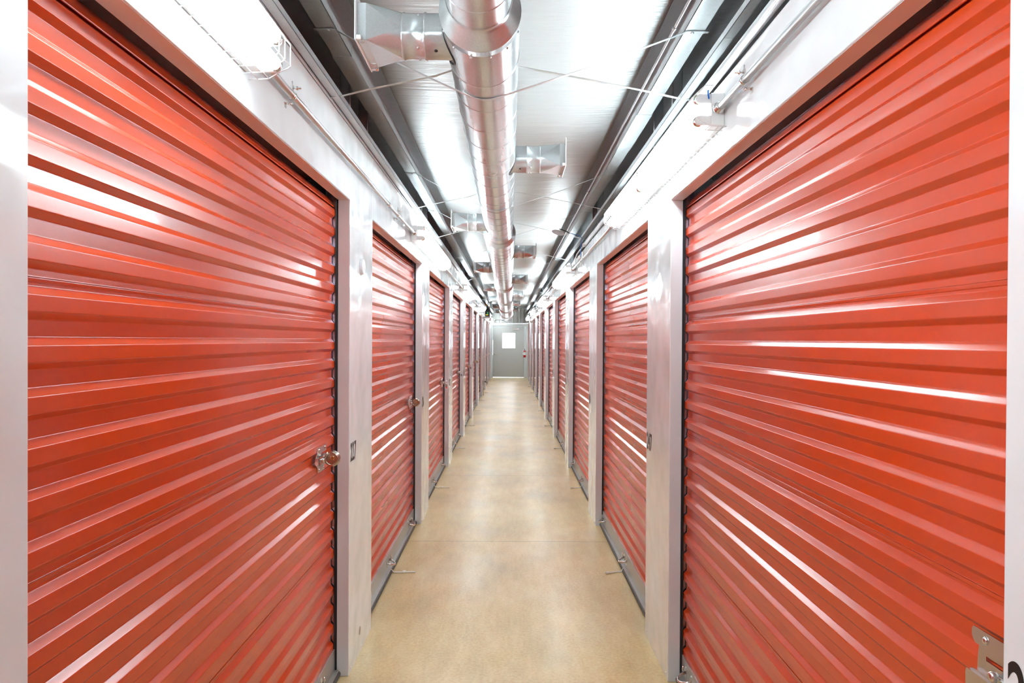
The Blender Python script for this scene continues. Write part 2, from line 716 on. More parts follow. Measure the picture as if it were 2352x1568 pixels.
def make_door(s):
    root = thing('rollup_door', 'x', 'door')
    # curtain
    m = MB()
    e0, e1 = .008, OPEN - .012
    vs = []
    for y in (e0, e1):
        vs += [(s * x, y, z) for x, z in PROF]
    k = len(PROF)
    m.add(vs, [(i, i + 1, k + i + 1, k + i) for i in range(k - 1)], True)
    # the roll above the head
    dm = MB()
    dm.lathe([(0, .02), (0, .165), (OPEN - .04, .165), (OPEN - .04, .02)], (0, 1, 0), (s * (.20 + .02), .02, 2.50), 28)
    cur = m.build('curtain', M['red'], root)
    dm.build('curtain_roll', M['white'], cur)
    # bottom bar
    m = MB()
    m.bbox(s * -.006, s * .010, .006, OPEN - .010, .034, .136, .002)
    m.bbox(s * -.026, s * .010, .006, OPEN - .010, .030, .036, .0015)
    bar = m.build('bottom_bar', M['bar'], root)
    m = MB()
    poly = [(-.022, .030), (.008, .030), (.012, .016), (.008, .001), (-.004, 0), (-.022, .001), (-.032, .007), (-.034, .016), (-.030, .025)]
    m.prism([(s * a, b) for a, b in poly], .004, OPEN - .006)
    m.build('rubber_seal', M['rubber'], root)
    # guides at both jambs
    for ys, sg in ((0, 1), (OPEN, -1)):
        m = MB()
        m.box(s * -.014, s * -.0005, ys + sg * .0015, ys + sg * .007, .0, HEAD + .1)
        m.bbox(s * -.006, s * -.0015, ys + sg * .0015, ys + sg * .013, .0, HEAD + .1, .001)
        g = m.build('vinyl_strip', M['black'], root)
        m = MB()
        m.box(s * .0, s * .045, ys + sg * .001, ys + sg * .003, 0, HEAD + .12)
        m.box(s * .026, s * .028, ys + sg * .003, ys + sg * .06, 0, HEAD + .12)
        m.build('door_guide', M['tinted_steel'], root)
    # latch: formed plate, slide bolt, rivets
    yc = 2.17 if s < 0 else .085
    zc = 1.085 if s < 0 else 1.058
    dirj = 1 if s < 0 else -1          # towards the jamb
    m = MB()
    def plate(x0, x1, poly):
        m.prism(poly, x0, x1, 'x')
    out = -1 * s
    P = lambda d: s * (-d)             # d: metres proud of the curtain front
    if s < 0:          # bulged plate with a raised channel in the middle
        D = lambda pts: [(yc + a, zc + b) for a, b in pts]
        plate(P(.002), P(.006), D([(-.062, .056), (.085, .056), (.085, .030), (.0, .030), (-.02, .020), (-.05, .020), (-.05, -.022), (-.02, -.022), (0, -.030), (.05, -.030), (.05, -.052), (-.062, -.052), (-.066, -.030), (-.100, -.012), (-.100, .016), (-.066, .034)]))
        plate(P(.006), P(.016), D([(-.100, -.012), (-.100, .016), (-.092, .018), (-.092, -.014)]))
        plate(P(.002), P(.012), D([(-.045, -.026), (.04, -.026), (.04, -.016), (-.045, -.016)]))
        plate(P(.002), P(.012), D([(-.045, .014), (.04, .014), (.04, .022), (-.045, .022)]))
        riv = ((-.045, .045, .006), (.06, .045, .006), (-.045, -.041, .006), (.03, -.041, .006))
    else:              # top tab, waist and deeper bottom block, pierced by two slots
        D = lambda pts: [(yc - a, zc + b) for a, b in pts]
        plate(P(.002), P(.005), D([(-.098, .034), (-.101, .039), (-.101, .050), (-.097, .056), (.08, .056), (.08, .028), (-.092, .028)]))
        plate(P(.002), P(.005), D([(-.080, .028), (.08, .028), (.08, .016), (-.082, .016)]))
        plate(P(.002), P(.005), D([(-.082, .016), (-.060, .016), (-.060, .008), (-.083, .008)]))
        plate(P(.002), P(.005), D([(-.015, .016), (.08, .016), (.08, .008), (-.015, .008)]))
        plate(P(.002), P(.005), D([(-.083, .008), (.08, .008), (.08, -.014), (-.084, -.014)]))
        plate(P(.002), P(.012), D([(-.084, -.014), (.0, -.014), (.0, -.019), (-.096, -.019)]))
        plate(P(.002), P(.016), D([(-.098, -.019), (-.002, -.019), (.008, -.030), (.08, -.030), (.08, -.064), (-.092, -.064), (-.100, -.054), (-.101, -.026)]))
        riv = ((-.062, .042, .005), (.04, .042, .005), (-.062, -.048, .016), (.04, -.048, .016))
    for (yy, zz, d) in riv:
        m.lathe([(0, .0085), (.0012, .0085)], (-s, 0, 0), (P(d), yc + dirj * yy, zc + zz), 16)
        m.lathe([(.0012, .0068), (.003, .0058), (.0042, .003), (.0044, .0001)], (-s, 0, 0), (P(d), yc + dirj * yy, zc + zz), 16)
    lt = m.build('latch_plate', M['steel'], root)
    m = MB()
    if s < 0:
        m.bbox(P(.006), P(.018), yc - .05, yc + .11, zc - .012, zc + .008, .003)
        m.bbox(P(.016), P(.038), yc + .02, yc + .028, zc - .020, zc + .018, .002)
    else:
        m.bbox(P(.006), P(.014), yc - .10, yc + .035, zc - .012, zc - .002, .002)
        m.bbox(P(.006), P(.026), yc - .03, yc - .024, zc - .016, zc + .012, .002)
    m.lathe([(0, .009), (.008, .009), (.011, .006), (.011, .0001)], (-s, 0, 0), (P(.014), yc - dirj * (.015 if s < 0 else .02), zc - .002), 16)
    m.build('slide_bolt', M['steel'], lt)
    # pull handles on the bottom bar
    for yh in ((1.0, 2.12) if s < 0 else (1.13, 2.3)):
        m = MB()
        for dy in (-.05, .05):
            m.prism([(yh + dy + .012 * math.cos(t * PI / 6), .088 + .028 * math.sin(t * PI / 6)) for t in range(12)], P(.006), P(.009), 'x')
        m.tube([(P(.008), yh - .05, .088), (P(.030), yh - .046, .082), (P(.048), yh - .026, .075), (P(.054), yh, .072), (P(.048), yh + .026, .075), (P(.030), yh + .046, .082), (P(.008), yh + .05, .088)], .0065, 10)
        m.tube([(P(.010), yh + .05, .088), (P(.024), yh + .046, .105), (P(.020), yh + .045, .122)], .004, 8)
        m.build('pull_handle', M['steel'], root)
    # knotted pull rope lying out on the floor
    m = MB()
    yr = (1.03 if s < 0 else 1.10)
    if s < 0:
        pts = [(.02, yr - .01, .030), (.045, yr, .006), (.075, yr + .002, .0045), (.10, yr + .004, .0045), (.12, yr + .006, .006), (.155, yr + .012, .0045), (.19, yr + .010, .0045)]
        kn = (.112, yr + .006, .008)
    else:
        pts = [(.02, yr + .02, .030), (.04, yr + .01, .006), (.075, yr + .012, .0045), (.105, yr - .004, .0045), (.14, yr - .02, .006), (.150, yr - .03, .0045)]
        kn = (.140, yr - .022, .008)
    m.tube([(-s * a, b, c + .001) for a, b, c in pts], .0052, 8)
    for q in range(3):
        m.lathe([(-.010, .003), (-.007, .0075), (0, .0095), (.007, .0075), (.010, .003)], (-s, .3 * (q - 1), .1), (-s * kn[0] + .004 * (q - 1), kn[1] + .003 * (q - 1), kn[2] + .001), 12)
    m.build('pull_rope', M['rope'], root)
    return root


for s in (-1, 1):
    proto = make_door(s)
    for n in range(-2, 10):
        o = proto if n == -2 else copy_tree(proto)
        o.location = (s * (W + REV + .014), Y0[s] + n * PITCHY, 0)
        if n < 0:
            lab = ('red roll-up door just' if n == -1 else 'red roll-up door well') + ' behind the viewpoint on the ' + SIDE[s]
        elif s < 0:
            extra = {0: ', beside the number 227, closed with a round disc padlock', 1: ', just past number 227, with a disc padlock', 2: ', with a small red-bottomed padlock',
                     3: ', with a dark hanging padlock', 6: ', with a red strap hanging from its latch'}.get(n, '')
            lab = 'red ribbed roll-up door, ' + ORD[n] + ' along the ' + SIDE[s] + extra
        else:
            extra = {0: ', large, bare steel latch at its near edge', 1: ', just past number 247, rope on the floor'}.get(n, '')
            lab = 'red ribbed roll-up door, ' + ORD[n] + ' along the ' + SIDE[s] + extra
        o['label'] = lab
        o['group'] = 'red roll-up unit doors'


# padlocks
def disc_lock(loc, label):
    r = thing('disc_padlock', label, 'padlock', loc, 'padlocks on the unit doors')
    m = MB()
    for prof in ([(-.011, .0001), (-.011, .0235)], [(-.011, .0235), (-.0135, .0245), (-.0135, .0275)], [(-.0135, .0275), (-.0105, .0285), (-.0105, .0315)], [(-.0105, .0315), (-.008, .034), (-.004, .0352)],
                 [(-.004, .0352), (.003, .0352)], [(.003, .0352), (.005, .0335), (.008, .0335), (.010, .0352)], [(.010, .0352), (.013, .0345), (.016, .030)], [(.016, .030), (.016, .0001)]):
        m.lathe(prof, (0, 1, 0), (0, 0, 0), 36)
    m.build('lock_body', M['nickel'], r)
    m = MB()
    m.lathe([(-.0160, .0001), (-.0160, .0085)], (0, 1, 0), (.004, 0, .004), 20)
    m.lathe([(-.0160, .0085), (-.0145, .0105), (-.010, .011)], (0, 1, 0), (.004, 0, .004), 20)
    m.box(-.0012 + .004, .0012 + .004, -.0165, -.0155, -.001, .009, 1)
    m.build('keyway', [M['brass'], M['black']], r)
    m = MB()
    m.tube([(-.026, .002, .012), (-.036, .002, .006), (-.040, .002, -.004), (-.034, .002, -.014)], .005, 10)
    m.build('shackle', M['steel'], r)
    return r


def hang_lock(loc, label, bottom):
    r = thing('padlock', label, 'padlock', loc, 'padlocks on the unit doors')
    m = MB()
    m.tube([(0, -.013, -.02), (0, -.013, .012), (0, -.008, .024), (0, 0, .028), (0, .008, .024), (0, .013, .012), (0, .013, -.02)], .0035, 10)
    m.build('shackle', M['steel'], r)
    m = MB()
    m.bbox(-.012, .012, -.022, .022, -.058, -.018, .004)
    m.build('lock_body', M['nickel'] if bottom else M['tinted_steel'], r)
    if bottom:
        MB().bbox(-.0125, .0125, -.0225, .0225, -.068, -.056, .003).build('bumper', M['redstrap'], r)
    return r


lx = -(W + REV + .014) + .052
disc_lock((lx, Y0[-1] + 2.17, 1.088), 'round disc padlock on the latch beside number 227')
disc_lock((lx, Y0[-1] + 2.17 + PITCHY, 1.088), 'round disc padlock on the second door past number 227')
hang_lock((lx, Y0[-1] + 2.25 + 2 * PITCHY, 1.08), 'small padlock with a bright red bottom, on the third door', True)
for n, t in ((3, 'small dark padlock hanging on the fourth door of the 227 wall'), (4, 'tiny dark padlock on the fifth door of the 227 wall'),
             (7, 'tiny padlock on the eighth door of the 227 wall')):
    hang_lock((lx, Y0[-1] + 2.25 + n * PITCHY, 1.08), t, False)
disc_lock((lx, Y0[-1] + 2.17 + 5 * PITCHY, 1.088), 'small round brassy padlock on the sixth door of the 227 wall')
m = MB()
yy = Y0[-1] + 6 * PITCHY + 1.7
m.ribbon([(-(W + .050), yy, 1.06), (-(W + .045), yy, .95), (-(W + .048), yy + .02, .80), (-(W + .042), yy + .05, .66)], .03, .003)
tag(m.build('hanging_strap', M['redstrap']), 'red strap hanging down the seventh door of the 227 wall', 'strap')


# ---------------------------------------------------------------- unit numbers on the piers
def number(txt, s, ystart, z, h, label):
    cu = bpy.data.curves.new('unit_number', 'FONT')
    cu.body = txt
    cu.size = h / .70
    cu.offset = .0022
    cu.space_character = 1.06
    cu.extrude = .0003
    tmp = bpy.data.objects.new('tmp', cu)
    C.objects.link(tmp)
    bpy.context.view_layer.update()
    me = bpy.data.meshes.new_from_object(tmp.evaluated_get(bpy.context.evaluated_depsgraph_get()))
    bpy.data.objects.remove(tmp)
    xs = [v.co.x for v in me.vertices]
    zs = [v.co.y for v in me.vertices]
    wd = (max(xs) - min(xs))
    kx = .135 / wd
    kz = h / (max(zs) - min(zs))
    mn, mz = min(xs), min(zs)
    for v in me.vertices:
        u, t, d = (v.co.x - mn) * kx, (v.co.y - mz) * kz, v.co.z
        v.co = (-s * (d + .0005), (u if s < 0 else -u), t)
    me.materials.clear()
    me.materials.append(M['ink'])
    o = bpy.data.objects.new('unit_number', me)
    C.objects.link(o)
    o.location = (s * W, ystart, z)
    return tag(o, label, 'number', 'unit numbers on the piers')


for n in range(0, 6):
    t = str(227 - n)
    yb = Y0[-1] + n * PITCHY + OPEN
    number(t, -1, yb + .025, 1.022, .092, 'black condensed numerals 227 on the white pier' if n == 0 else
           'small black unit number on the %s white pier of the 227 wall' % ORD[n])
for n in range(-1, 5):
    t = str(247 - n)
    yb = Y0[1] + (n + 1) * PITCHY
    number(t, 1, yb - (.012 if n < 0 else .018), 1.045 if n < 0 else 1.025, .092, {-1: 'large black numeral 2 cut off at the edge beside the bare latch', 0: 'black condensed numerals 247 on the white pier'}.get(n) or
           'small black unit number on the %s white pier of the 247 wall' % ORD[n + 1])

# round alarm disc and knock-out cap on the 227 pier
m = MB()
m.lathe([(0, .0415), (.004, .0415), (.005, .040), (.013, .040), (.017, .037), (.0185, .030), (.0185, .0001)], (1, 0, 0), (-W, 3.93, 1.985), 36)
al = m.build('alarm_disc', M['plastic'])
tag(al, 'round white plastic sensor disc on the 227 pier', 'sensor')
m = MB()
m.lathe([(.0185, .020), (.0205, .019), (.0205, .0001)], (1, 0, 0), (-W, 3.93, 1.985), 24)
m.build('sensor_cap', M['white'], al)
m = MB()
m.lathe([(0, .022), (.0015, .022), (.002, .020), (.002, .0001)], (1, 0, 0), (-W, 3.94, .118), 28)
tag(m.build('hole_plug', M['bar']), 'oval grey hole plug low on the 227 pier', 'plug')
k = 0
for s in (-1, 1):
    for n in (0, 1):
        b = Y0[s] + n * PITCHY + OPEN
        for dy in (.035, .30, .565):
            m = MB()
            m.lathe([(0, .0055), (.002, .0055), (.004, .003), (.0042, .0001)], (-s, 0, 0), (s * W, b + dy, .030), 10)
            tag(m.build('base_screw', M['white']), 'small white screw at the foot of the %s pier on the %s' % (ORD[n], SIDE[s]), 'screw', 'screws at the pier feet')

# ---------------------------------------------------------------- framing above the walls
for s in (-1, 1):
    m = MB()
    # hat track along the wall top
    x0, x1, z0, z1 = .7565, .720, 2.638, 2.662
    y = YB + .02
    ends = [-2.0, 1.05 if s < 0 else 2.6, 4.02 if s < 0 else 5.55, 7.1, 10.2, 13.3, 16.4, 19.5, 22.6, 25.7, 28.8, YE - .01]
    for e in ends:
        m.box(s * x0, s * x1, y, e - .0015, z0, z0 + .0015)
        m.box(s * x1, s * (x1 + .0015), y, e - .0015, z0, z1)
        m.box(s * (x0 - .0015), s * x0, y, e - .0015, z0, z0 + .02)
        y = e
    t = m.build('top_track', M['galv'])
    tag(t, 'galvanised sheet track capping the ' + SIDE[s], 'track')
    if s < 0:
        MB().box(-W, -(W + .004), YB + .02, YE - .01, 2.624, 2.642).build('panel_edge', M['wall'], t)
    # purlin: C section, open to the corridor
    m = MB()
    xi, xo, zb, zh, th = .660, .738, 2.790, 2.992, .0022
    y0p, y1p = YB + .02, YE - .01
    m.box(s * xi, s * xo, y0p, y1p, zb, zb + th)
    m.box(s * xi, s * (xi + th), y0p, y1p, zb, zb + .036)
    m.box(s * (xo - th), s * xo, y0p, y1p, zb, zh)
    m.box(s * xi, s * xo, y0p, y1p, zh - th, zh)
    # splice laps
    for yy in ((3.2, 9.4, 15.6, 21.8) if s < 0 else (4.0, 10.2, 16.4, 22.6)):
        m.box(s * (xi - .002), s * (xo + .001), yy, yy + .75, zb - .0025, zb - .0004)
        m.box(s * (xi - .002), s * xi, yy, yy + .75, zb, zb + .038)
    p = m.build('roof_purlin', M['galv'])
    tag(p, 'long galvanised roof purlin running above the ' + SIDE[s], 'purlin')
    m = MB()
    m.tube([(s * .655, y0p, 2.86), (s * .655, 14, 2.86)], .007, 8)
    for yy in (3.05, 6.4, 9.6):
        m.tube([(s * .655, yy, 2.86), (s * .655, yy + .03, 2.86)], .011, 10)
    if s > 0:
        tag(m.build('sprinkler_rod', M['conduit']), 'thin metal pipe tucked beside the purlin over the ' + SIDE[s], 'pipe')
    # short posts between wall top and purlin
    for n in range(-1, 9):
        b = Y0[s] + n * PITCHY + OPEN
        for kk, yy in ((0, b + .04), (1, b + .50)):
            m = MB()
            m.box(s * .775, s * .820, yy, yy + .002, 2.50, 2.99)
            m.box(s * .775, s * .777, yy, yy + .035, 2.50, 2.99)
            m.box(s * .818, s * .820, yy, yy + .035, 2.50, 2.99)
            o = m.build('stud_post', M['galv'])
            tag(o, '%s galvanised stud post above the %s pier of the %s' % ('near' if kk == 0 else 'far', ORD[max(n, 0)], SIDE[s]) if n >= 0 else
                'galvanised stud post overhead, %s the viewpoint, on the %s' % ('just past' if kk else 'beside', SIDE[s]), 'post', 'stud posts over the walls')

# ---------------------------------------------------------------- duct
DX, DZ = -.097, 2.655
SECT = [(YB + .05, 2.36, .1016), (2.44, 7.37, .127), (7.46, 13.95, .1524), (14.06, 18.58, .1778), (18.70, 23.28, .2032), (23.40, 28.18, .2286), (28.30, 31.9, .254)]
duct = thing('ventilation_duct', 'round galvanised duct hung along the middle of the ceiling, stepping wider with distance', 'duct', (DX, 0, DZ))


def duct_r(y):
    for a, b, r in SECT:
        if y <= b + .1:
            return r
    return SECT[-1][2]


for i, (a, b, r) in enumerate(SECT):
    m = MB()
    prof = []
    y = a
    m.lathe([(a, r), (b, r)], (0, 1, 0), (0, 0, 0), 64)
    # raised seams every 0.3 m
    y = a + .35
    while y < b - .1:
        m.lathe([(y - .0022, r), (y - .001, r + .0016), (y + .001, r + .0016), (y + .0022, r)], (0, 1, 0), (0, 0, 0), 64)
        y += .305
    # screws round the joints
    for q in range(6):
        t = -PI / 2 + (q - 2.5) * .5
        m.lathe([(0, .0045), (.003, .004), (.0035, .0001)], (math.cos(t), 0, math.sin(t)), (r * math.cos(t), min(a + .06, b), r * math.sin(t)), 8)
    m.build('duct_section', M['duct'], duct)
    if i < len(SECT) - 1:
        a2, _, r2 = SECT[i + 1]
        m = MB()
        m.lathe([(b - .03, r + .001), (b, r + .001), (b + .002, r + .003), (a2 - .006, r2 - .001), (a2 - .004, r2 + .004), (a2 + .003, r2 + .004), (a2 + .005, r2 + .0015), (a2 + .045, r2 + .0015), (a2 + .046, r2)], (0, 1, 0), (0, 0, 0), 64)
        m.build('reducer', M['duct'], duct)
m = MB()
m.bbox(-.24, .20, 31.85, 32.5, -.28, .24, .01)
m.build('end_box', M['takeoff'], duct)


def takeoff(side, y):
    R = duct_r(y)
    r = .076
    o0 = math.sqrt(max(R * R - r * r, .001)) * .9
    e1 = max(.265, R + .06)
    m = MB()
    m.lathe([(o0, r), (e1 - .078, r), (e1 - .075, r + .003), (e1 - .069, r + .003), (e1 - .066, r), (e1 - .003, r), (e1, r + .003), (e1 + .006, r + .002), (e1 + .008, r)], (side, 0, 0), (0, y, 0), 36)
    for t in (.7, -.7, 2.4, -2.3, -1.5):
        m.lathe([(0, .0045), (.003, .004), (.0035, .0001)], (0, math.cos(t), math.sin(t)), (side * (e1 - .05), y + r * math.cos(t), r * math.sin(t)), 8)
    col = m.build('takeoff_collar', M['takeoff'], duct)
    # round-to-rectangle boot
    m = MB()
    hy, hz = .128, .060
    x0, x1 = e1 + .004, e1 + .112
    A = lambda t: (side * x0, y + r * math.cos(t), r * math.sin(t))
    Cn = [(side * x1, y + a * hy, b * hz) for a, b in ((1, 1), (-1, 1), (-1, -1), (1, -1))]
    for q in range(4):
        arc = [A(q * PI / 2 + PI / 2 * k / 10) for k in range(11)]
        m.add([Cn[q]] + arc, [(0, k + 1, k + 2) for k in range(10)], True)      # conical corner
        m.add([Cn[q], Cn[(q + 1) % 4], arc[-1]], [(0, 1, 2)])                   # flat side
    m.box(side * x1, side * (x1 + .028), y - hy, y + hy, -hz, hz)
    for yy in (-.11, .11):
        m.box(side * (x1 + .004), side * (x1 + .026), y + yy - .02, y + yy + .02, -hz - .002, -hz)
        m.lathe([(0, .006), (.003, .005), (.0035, .0001)], (0, 0, -1), (side * (x1 + .014), y + yy, -hz - .001), 8)
    m.build('transition_boot', M['takeoff'], col)
    m = MB()
    x2 = x1 + .028
    m.bbox(side * x2, side * (x2 + .005), y - .155, y + .155, -.070, .088, .002)
    for yy in (-.145, .145):
        m.bbox(side * (x2 - .016), side * (x2 + .001), y + yy - .006, y + yy + .006, -.066, -.052, .002)
    m.build('grille_plate', M['white'], col)
    m = MB()
    m.lathe([(0, .0055), (.012, .0055), (.014, .008), (.024, .008), (.025, .0001)], (-side, 0, 0), (side * (x2 + .0), y + .143, -.060), 12)
    m.build('plate_bolt', M['steel'], col)
    # saddle gasket round the hole
    m = MB()
    pts = []
    for k in range(28):
        t = 2 * PI * k / 28
        al_ = math.sin(t) * min(.094 / R, 1.2)
        pts.append((side * (R + .001) * math.cos(al_), y + .092 * math.cos(t), (R + .001) * math.sin(al_)))
    m.tube(pts, .0035, 6, closed=True)
    m.build('gasket', M['black'], col)
    m = MB()
    m.lathe([(0, .006), (.0006, .006), (.0006, .0001)], (0, -.55, -.83), (side * (e1 - .11), y - r * .55, -r * .83), 12)
    m.build('damper_hole', M['black'], col)


for y in (-1.5, 2.65, 6.80, 11.0, 15.2, 19.35, 23.5, 27.7):
    takeoff(-1, y)
for y in (.3, 4.43, 9.05, 13.1, 17.3, 21.5, 25.7):
    takeoff(1, y)


# straps
def tangent_pts(P, Cc, R):
    """lower tangent point from P to the circle (x,z)"""
    d = (P - Cc).length
    a = math.acos(R / d)
    base = math.atan2(P.y - Cc.y, P.x - Cc.x)
    c = [Cc + Vector((math.cos(base + sg * a), math.sin(base + sg * a))) * R for sg in (-1, 1)]
    return min(c, key=lambda q: q.y)


strap_n = 0
for i, y in enumerate((2.92, 5.43, 7.0, 11.23, 15.43, 19.6, 23.75, 27.9)):
    R = duct_r(y) + .0035
    Cc = Vector((DX, DZ))
    path = []
    pl, pr = Vector((-.662, 2.786)), Vector((.662, 2.786))
    tl, tr = tangent_pts(pl, Cc, R), tangent_pts(pr, Cc, R)
    a0 = math.atan2(tl.y - Cc.y, tl.x - Cc.x)
    a1 = math.atan2(tr.y - Cc.y, tr.x - Cc.x)
    if a0 > 0: a0 -= 2 * PI
    path += [(-.745, y, 2.7855), (-.672, y, 2.7855)]
    path += [(pl.x + .0, y, 2.784)]
    path += [(pl.x * .5 + tl.x * .5, y + .004, (pl.y + tl.y) / 2 - .008)]
    for k in range(15):
        a = a0 + (a1 - a0) * k / 14
        path.append((Cc.x + R * math.cos(a), y, Cc.y + R * math.sin(a)))
    path += [(pr.x * .5 + tr.x * .5, y + .004, (pr.y + tr.y) / 2 - .008), (pr.x, y, 2.784), (.672, y, 2.7855), (.752, y, 2.7855)]
    m = MB()
    m.ribbon(path, .019, .0014)
    for sx in (-1, 1):
        m.lathe([(0, .007), (.004, .007), (.0045, .0001)], (0, 0, -1), (sx * .690, y, 2.785), 6)
    o = m.build('hanger_strap', M['galv'])
    tag(o, 'flat steel strap slung under the duct from both purlins, %s from the near end' % ORD[i], 'strap', 'duct hanger straps')
for i, y in enumerate((3.26, 6.0, 7.72, 9.8, 13.3, 16.6, 19.9, 23.1, 26.4)):
    R = duct_r(y)
    m = MB()
    za = DZ + R + .004
    path = [(-.770, y, 2.634), (-.738, y, 2.6375), (-.60, y - .004, 2.6375 + (za - 2.6375) * .22), (-.32, y + .004, 2.6375 + (za - 2.6375) * .63), (DX - .07, y, za - .004), (DX, y, za),
            (DX + .07, y, za - .004), (.30, y + .004, 2.6375 + (za - 2.6375) * .60), (.60, y - .004, 2.6375 + (za - 2.6375) * .19), (.738, y, 2.6375), (.770, y, 2.634)]
    m.ribbon(path, .019, .0014)
    o = m.build('brace_strap', M['galv'])
    tag(o, 'flat steel strap crossing over the duct between the wall tops, %s from the near end' % ORD[i], 'strap', 'brace straps over the duct')


# ---------------------------------------------------------------- light fixtures
FL = 2.44


def make_fixture(s):
    """origin: wall face, near end, height 1.61 + .768"""
    r = thing('strip_light', 'x', 'light')
    X = lambda d: s * (-d)
    m = MB()
    m.bbox(X(0), X(.050), 0, FL, 0, .115, .003)
    # side reflector lips
    m.bbox(X(.048), X(.053), .01, FL - .01, .004, .111, .001)
    m.build('housing', M['white'], r)
    for y0, y1 in ((0, .012), (FL / 2 - .008, FL / 2 + .008), (FL - .012, FL)):
        for z in (.018, .094):
            m = MB()
            k = 12
            poly = [(X(.050), z - .016)]
            poly += [(X(.088 + .016 * math.cos(t)), z + .016 * math.sin(t)) for t in [(-PI / 2 + PI * q / k) for q in range(k + 1)]]
            poly += [(X(.050), z + .016)]
            m.prism(poly, y0, y1)
            m.build('lampholder', M['white'], r)
    for z in (.018, .094):
        for y0, y1 in ((.014, FL / 2 - .010), (FL / 2 + .010, FL - .014)):
            m = MB()
            m.lathe([(y0 + .020, .0001), (y0 + .020, TUBE_R), (y1 - .020, TUBE_R), (y1 - .020, .0001)], (0, 1, 0), (X(.090), 0, z), 16)
            tb = m.build('tube', M['tube'], r)
            for a, b in ((y0, y0 + .020), (y1 - .020, y1)):
                m = MB()
                m.lathe([(a, .0001), (a, .0185), (b, .0185), (b, .0001)], (0, 1, 0), (X(.090), 0, z), 14)
                m.build('end_cap', M['steel'], tb)
    # wire guard
    m = MB()
    sec = [(.004, -.014), (.060, -.012), (.118, .020), (.124, .026), (.124, .086), (.118, .093), (.078, .130), (.050, .130)]
    y = -.035
    while y < FL + .05:
        m.tube([(X(a), y, b) for a, b in sec], .0016, 5, smooth=True)
        y += .054
    for a, b in ((.030, -.013), (.062, -.0115), (.1235, .024), (.1235, .088), (.078, .1315), (.092, .118)):
        m.tube([(X(a), -.035, b), (X(a), y - .054, b)], .0016, 5)
    m.build('wire_guard', M['wire'], r)
    return r


fx = {-1: [-.22, 5.91, 12.03, 18.15, 24.3, 30.4], 1: [-3.40, 2.72, 8.86, 14.96, 21.05, 27.15]}
for s in (-1, 1):
    proto = make_fixture(s)
    for i, y in enumerate(fx[s]):
        o = proto if i == 0 else copy_tree(proto)
        o.location = (s * W, y, 2.378)
        j = i if s < 0 else i - 1
        o['label'] = ('caged twin-tube strip light, %s along the %s' % (ORD[j], SIDE[s])) if j >= 0 else 'caged twin-tube strip light behind the viewpoint on the ' + SIDE[s]
        o['group'] = 'caged fluorescent strip lights'


# conduits between the lights
def clamp(m, s, x, y, z, r):
    X = s * x
    m.lathe([(-.008, r + .0005), (-.008, r + .003), (.008, r + .003), (.008, r + .0005)], (0, 1, 0), (X, y, z), 16)
    m.box(s * (x - .003), s * (x + .003), y - .008, y + .008, z + r, z + r + .022)
    m.tube([(s * (x - .030), y, z + r + .012), (s * (x + .014), y, z + r + .012)], .003, 8)
    m.lathe([(0, .006), (.005, .006), (.0055, .0001)], (-s, 0, 0), (s * (x - .014), y, z + r + .012), 6)
    m.box(s * (x - .002), s * (W), y - .010, y + .010, z - r - .016, z - r - .0135)
    m.box(s * (W - .002), s * W, y - .010, y + .010, z - r - .030, z - r - .0135)
    m.lathe([(0, .006), (.005, .006), (.0055, .0001)], (0, 0, -1), (s * (x + .006), y, z - r - .016), 6)
    m.tube([(X, y, z + r + .012), (X, y, z + r + .036)], .0022, 6)


CR = .0118
runs = [(-1, 2.22, 5.90, (2.60, 5.06)), (-1, 8.36, 12.02, (8.8, 11.1)), (-1, 14.48, 18.14, (14.9, 17.2)), (-1, 20.6, 24.29, (21.0, 23.3)),
        (1, -.95, 2.71, (-.5, 2.42)), (1, 5.17, 8.85, (5.45, 7.9)), (1, 11.3, 14.95, (11.7, 14.0)), (1, 17.4, 21.04, (17.8, 20.1)), (1, 23.5, 27.14, (23.9, 26.2))]
cnt = {-1: 0, 1: 0}
for s, a, b, cl in runs:
    z = 1.61 + .826
    i = cnt[s]
    cnt[s] += 1
    r = thing('conduit', ('thin galvanised conduit joining the strip lights, %s run along the %s' % (ORD[i], SIDE[s])), 'conduit', (0, 0, 0), 'conduit runs between the lights')
    m = MB()
    m.tube([(s * .736, a, z), (s * .736, b, z)], CR, 16)
    m.build('pipe', M['conduit'], r)
    m = MB()
    for yy, dd in ((b, -1), (a, 1)):
        m.lathe([(0, .021), (.006, .021), (.007, .017), (.024, .017), (.026, CR + .001)], (0, dd, 0), (s * .736, yy, z), 16)
    m.lathe([((a + b) / 2 + .6 - .02, CR + .002), ((a + b) / 2 + .6 + .02, CR + .002)], (0, 1, 0), (s * .736, 0, z), 16)
    m.build('fitting', M['steel'], r)
    for y in cl:
        m = MB()
        clamp(m, s, .736, y, z, CR)
        m.build('clamp', M['steel'], r)
# larger conduit lying along the top edge of the 247 wall, its cable and blue wires
m = MB()
m.tube([(.742, YB + .1, 2.563), (.742, 7.6, 2.563)], .0165, 18)
m.tube([(.742, 7.5, 2.563), (.742, 7.62, 2.563)], .021, 14)
bc = m.build('top_conduit', M['conduit'])
tag(bc, 'thicker metal conduit lying along the top edge of the 247 wall', 'conduit')
m = MB()
m.tube([(.742, 7.60, 2.563), (.735, 7.8, 2.555), (.715, 8.1, 2.525), (.715, 8.5, 2.485), (.725, 8.75, 2.475), (.735, 8.86, 2.475)], .007, 10)
m.build('flexible_cable', M['conduit'], bc)
m = MB()
m.tube([(.742, 9.5, 2.563), (.742, 20, 2.563)], .0125, 12)
tag(m.build('conduit', M['conduit']), 'metal conduit on top of the 247 wall, beyond its second light', 'conduit')
m = MB()
m.tube([(.706, 2.735, 2.505), (.700, 2.722, 2.500), (.698, 2.712, 2.485), (.702, 2.716, 2.470)], .0028, 8)
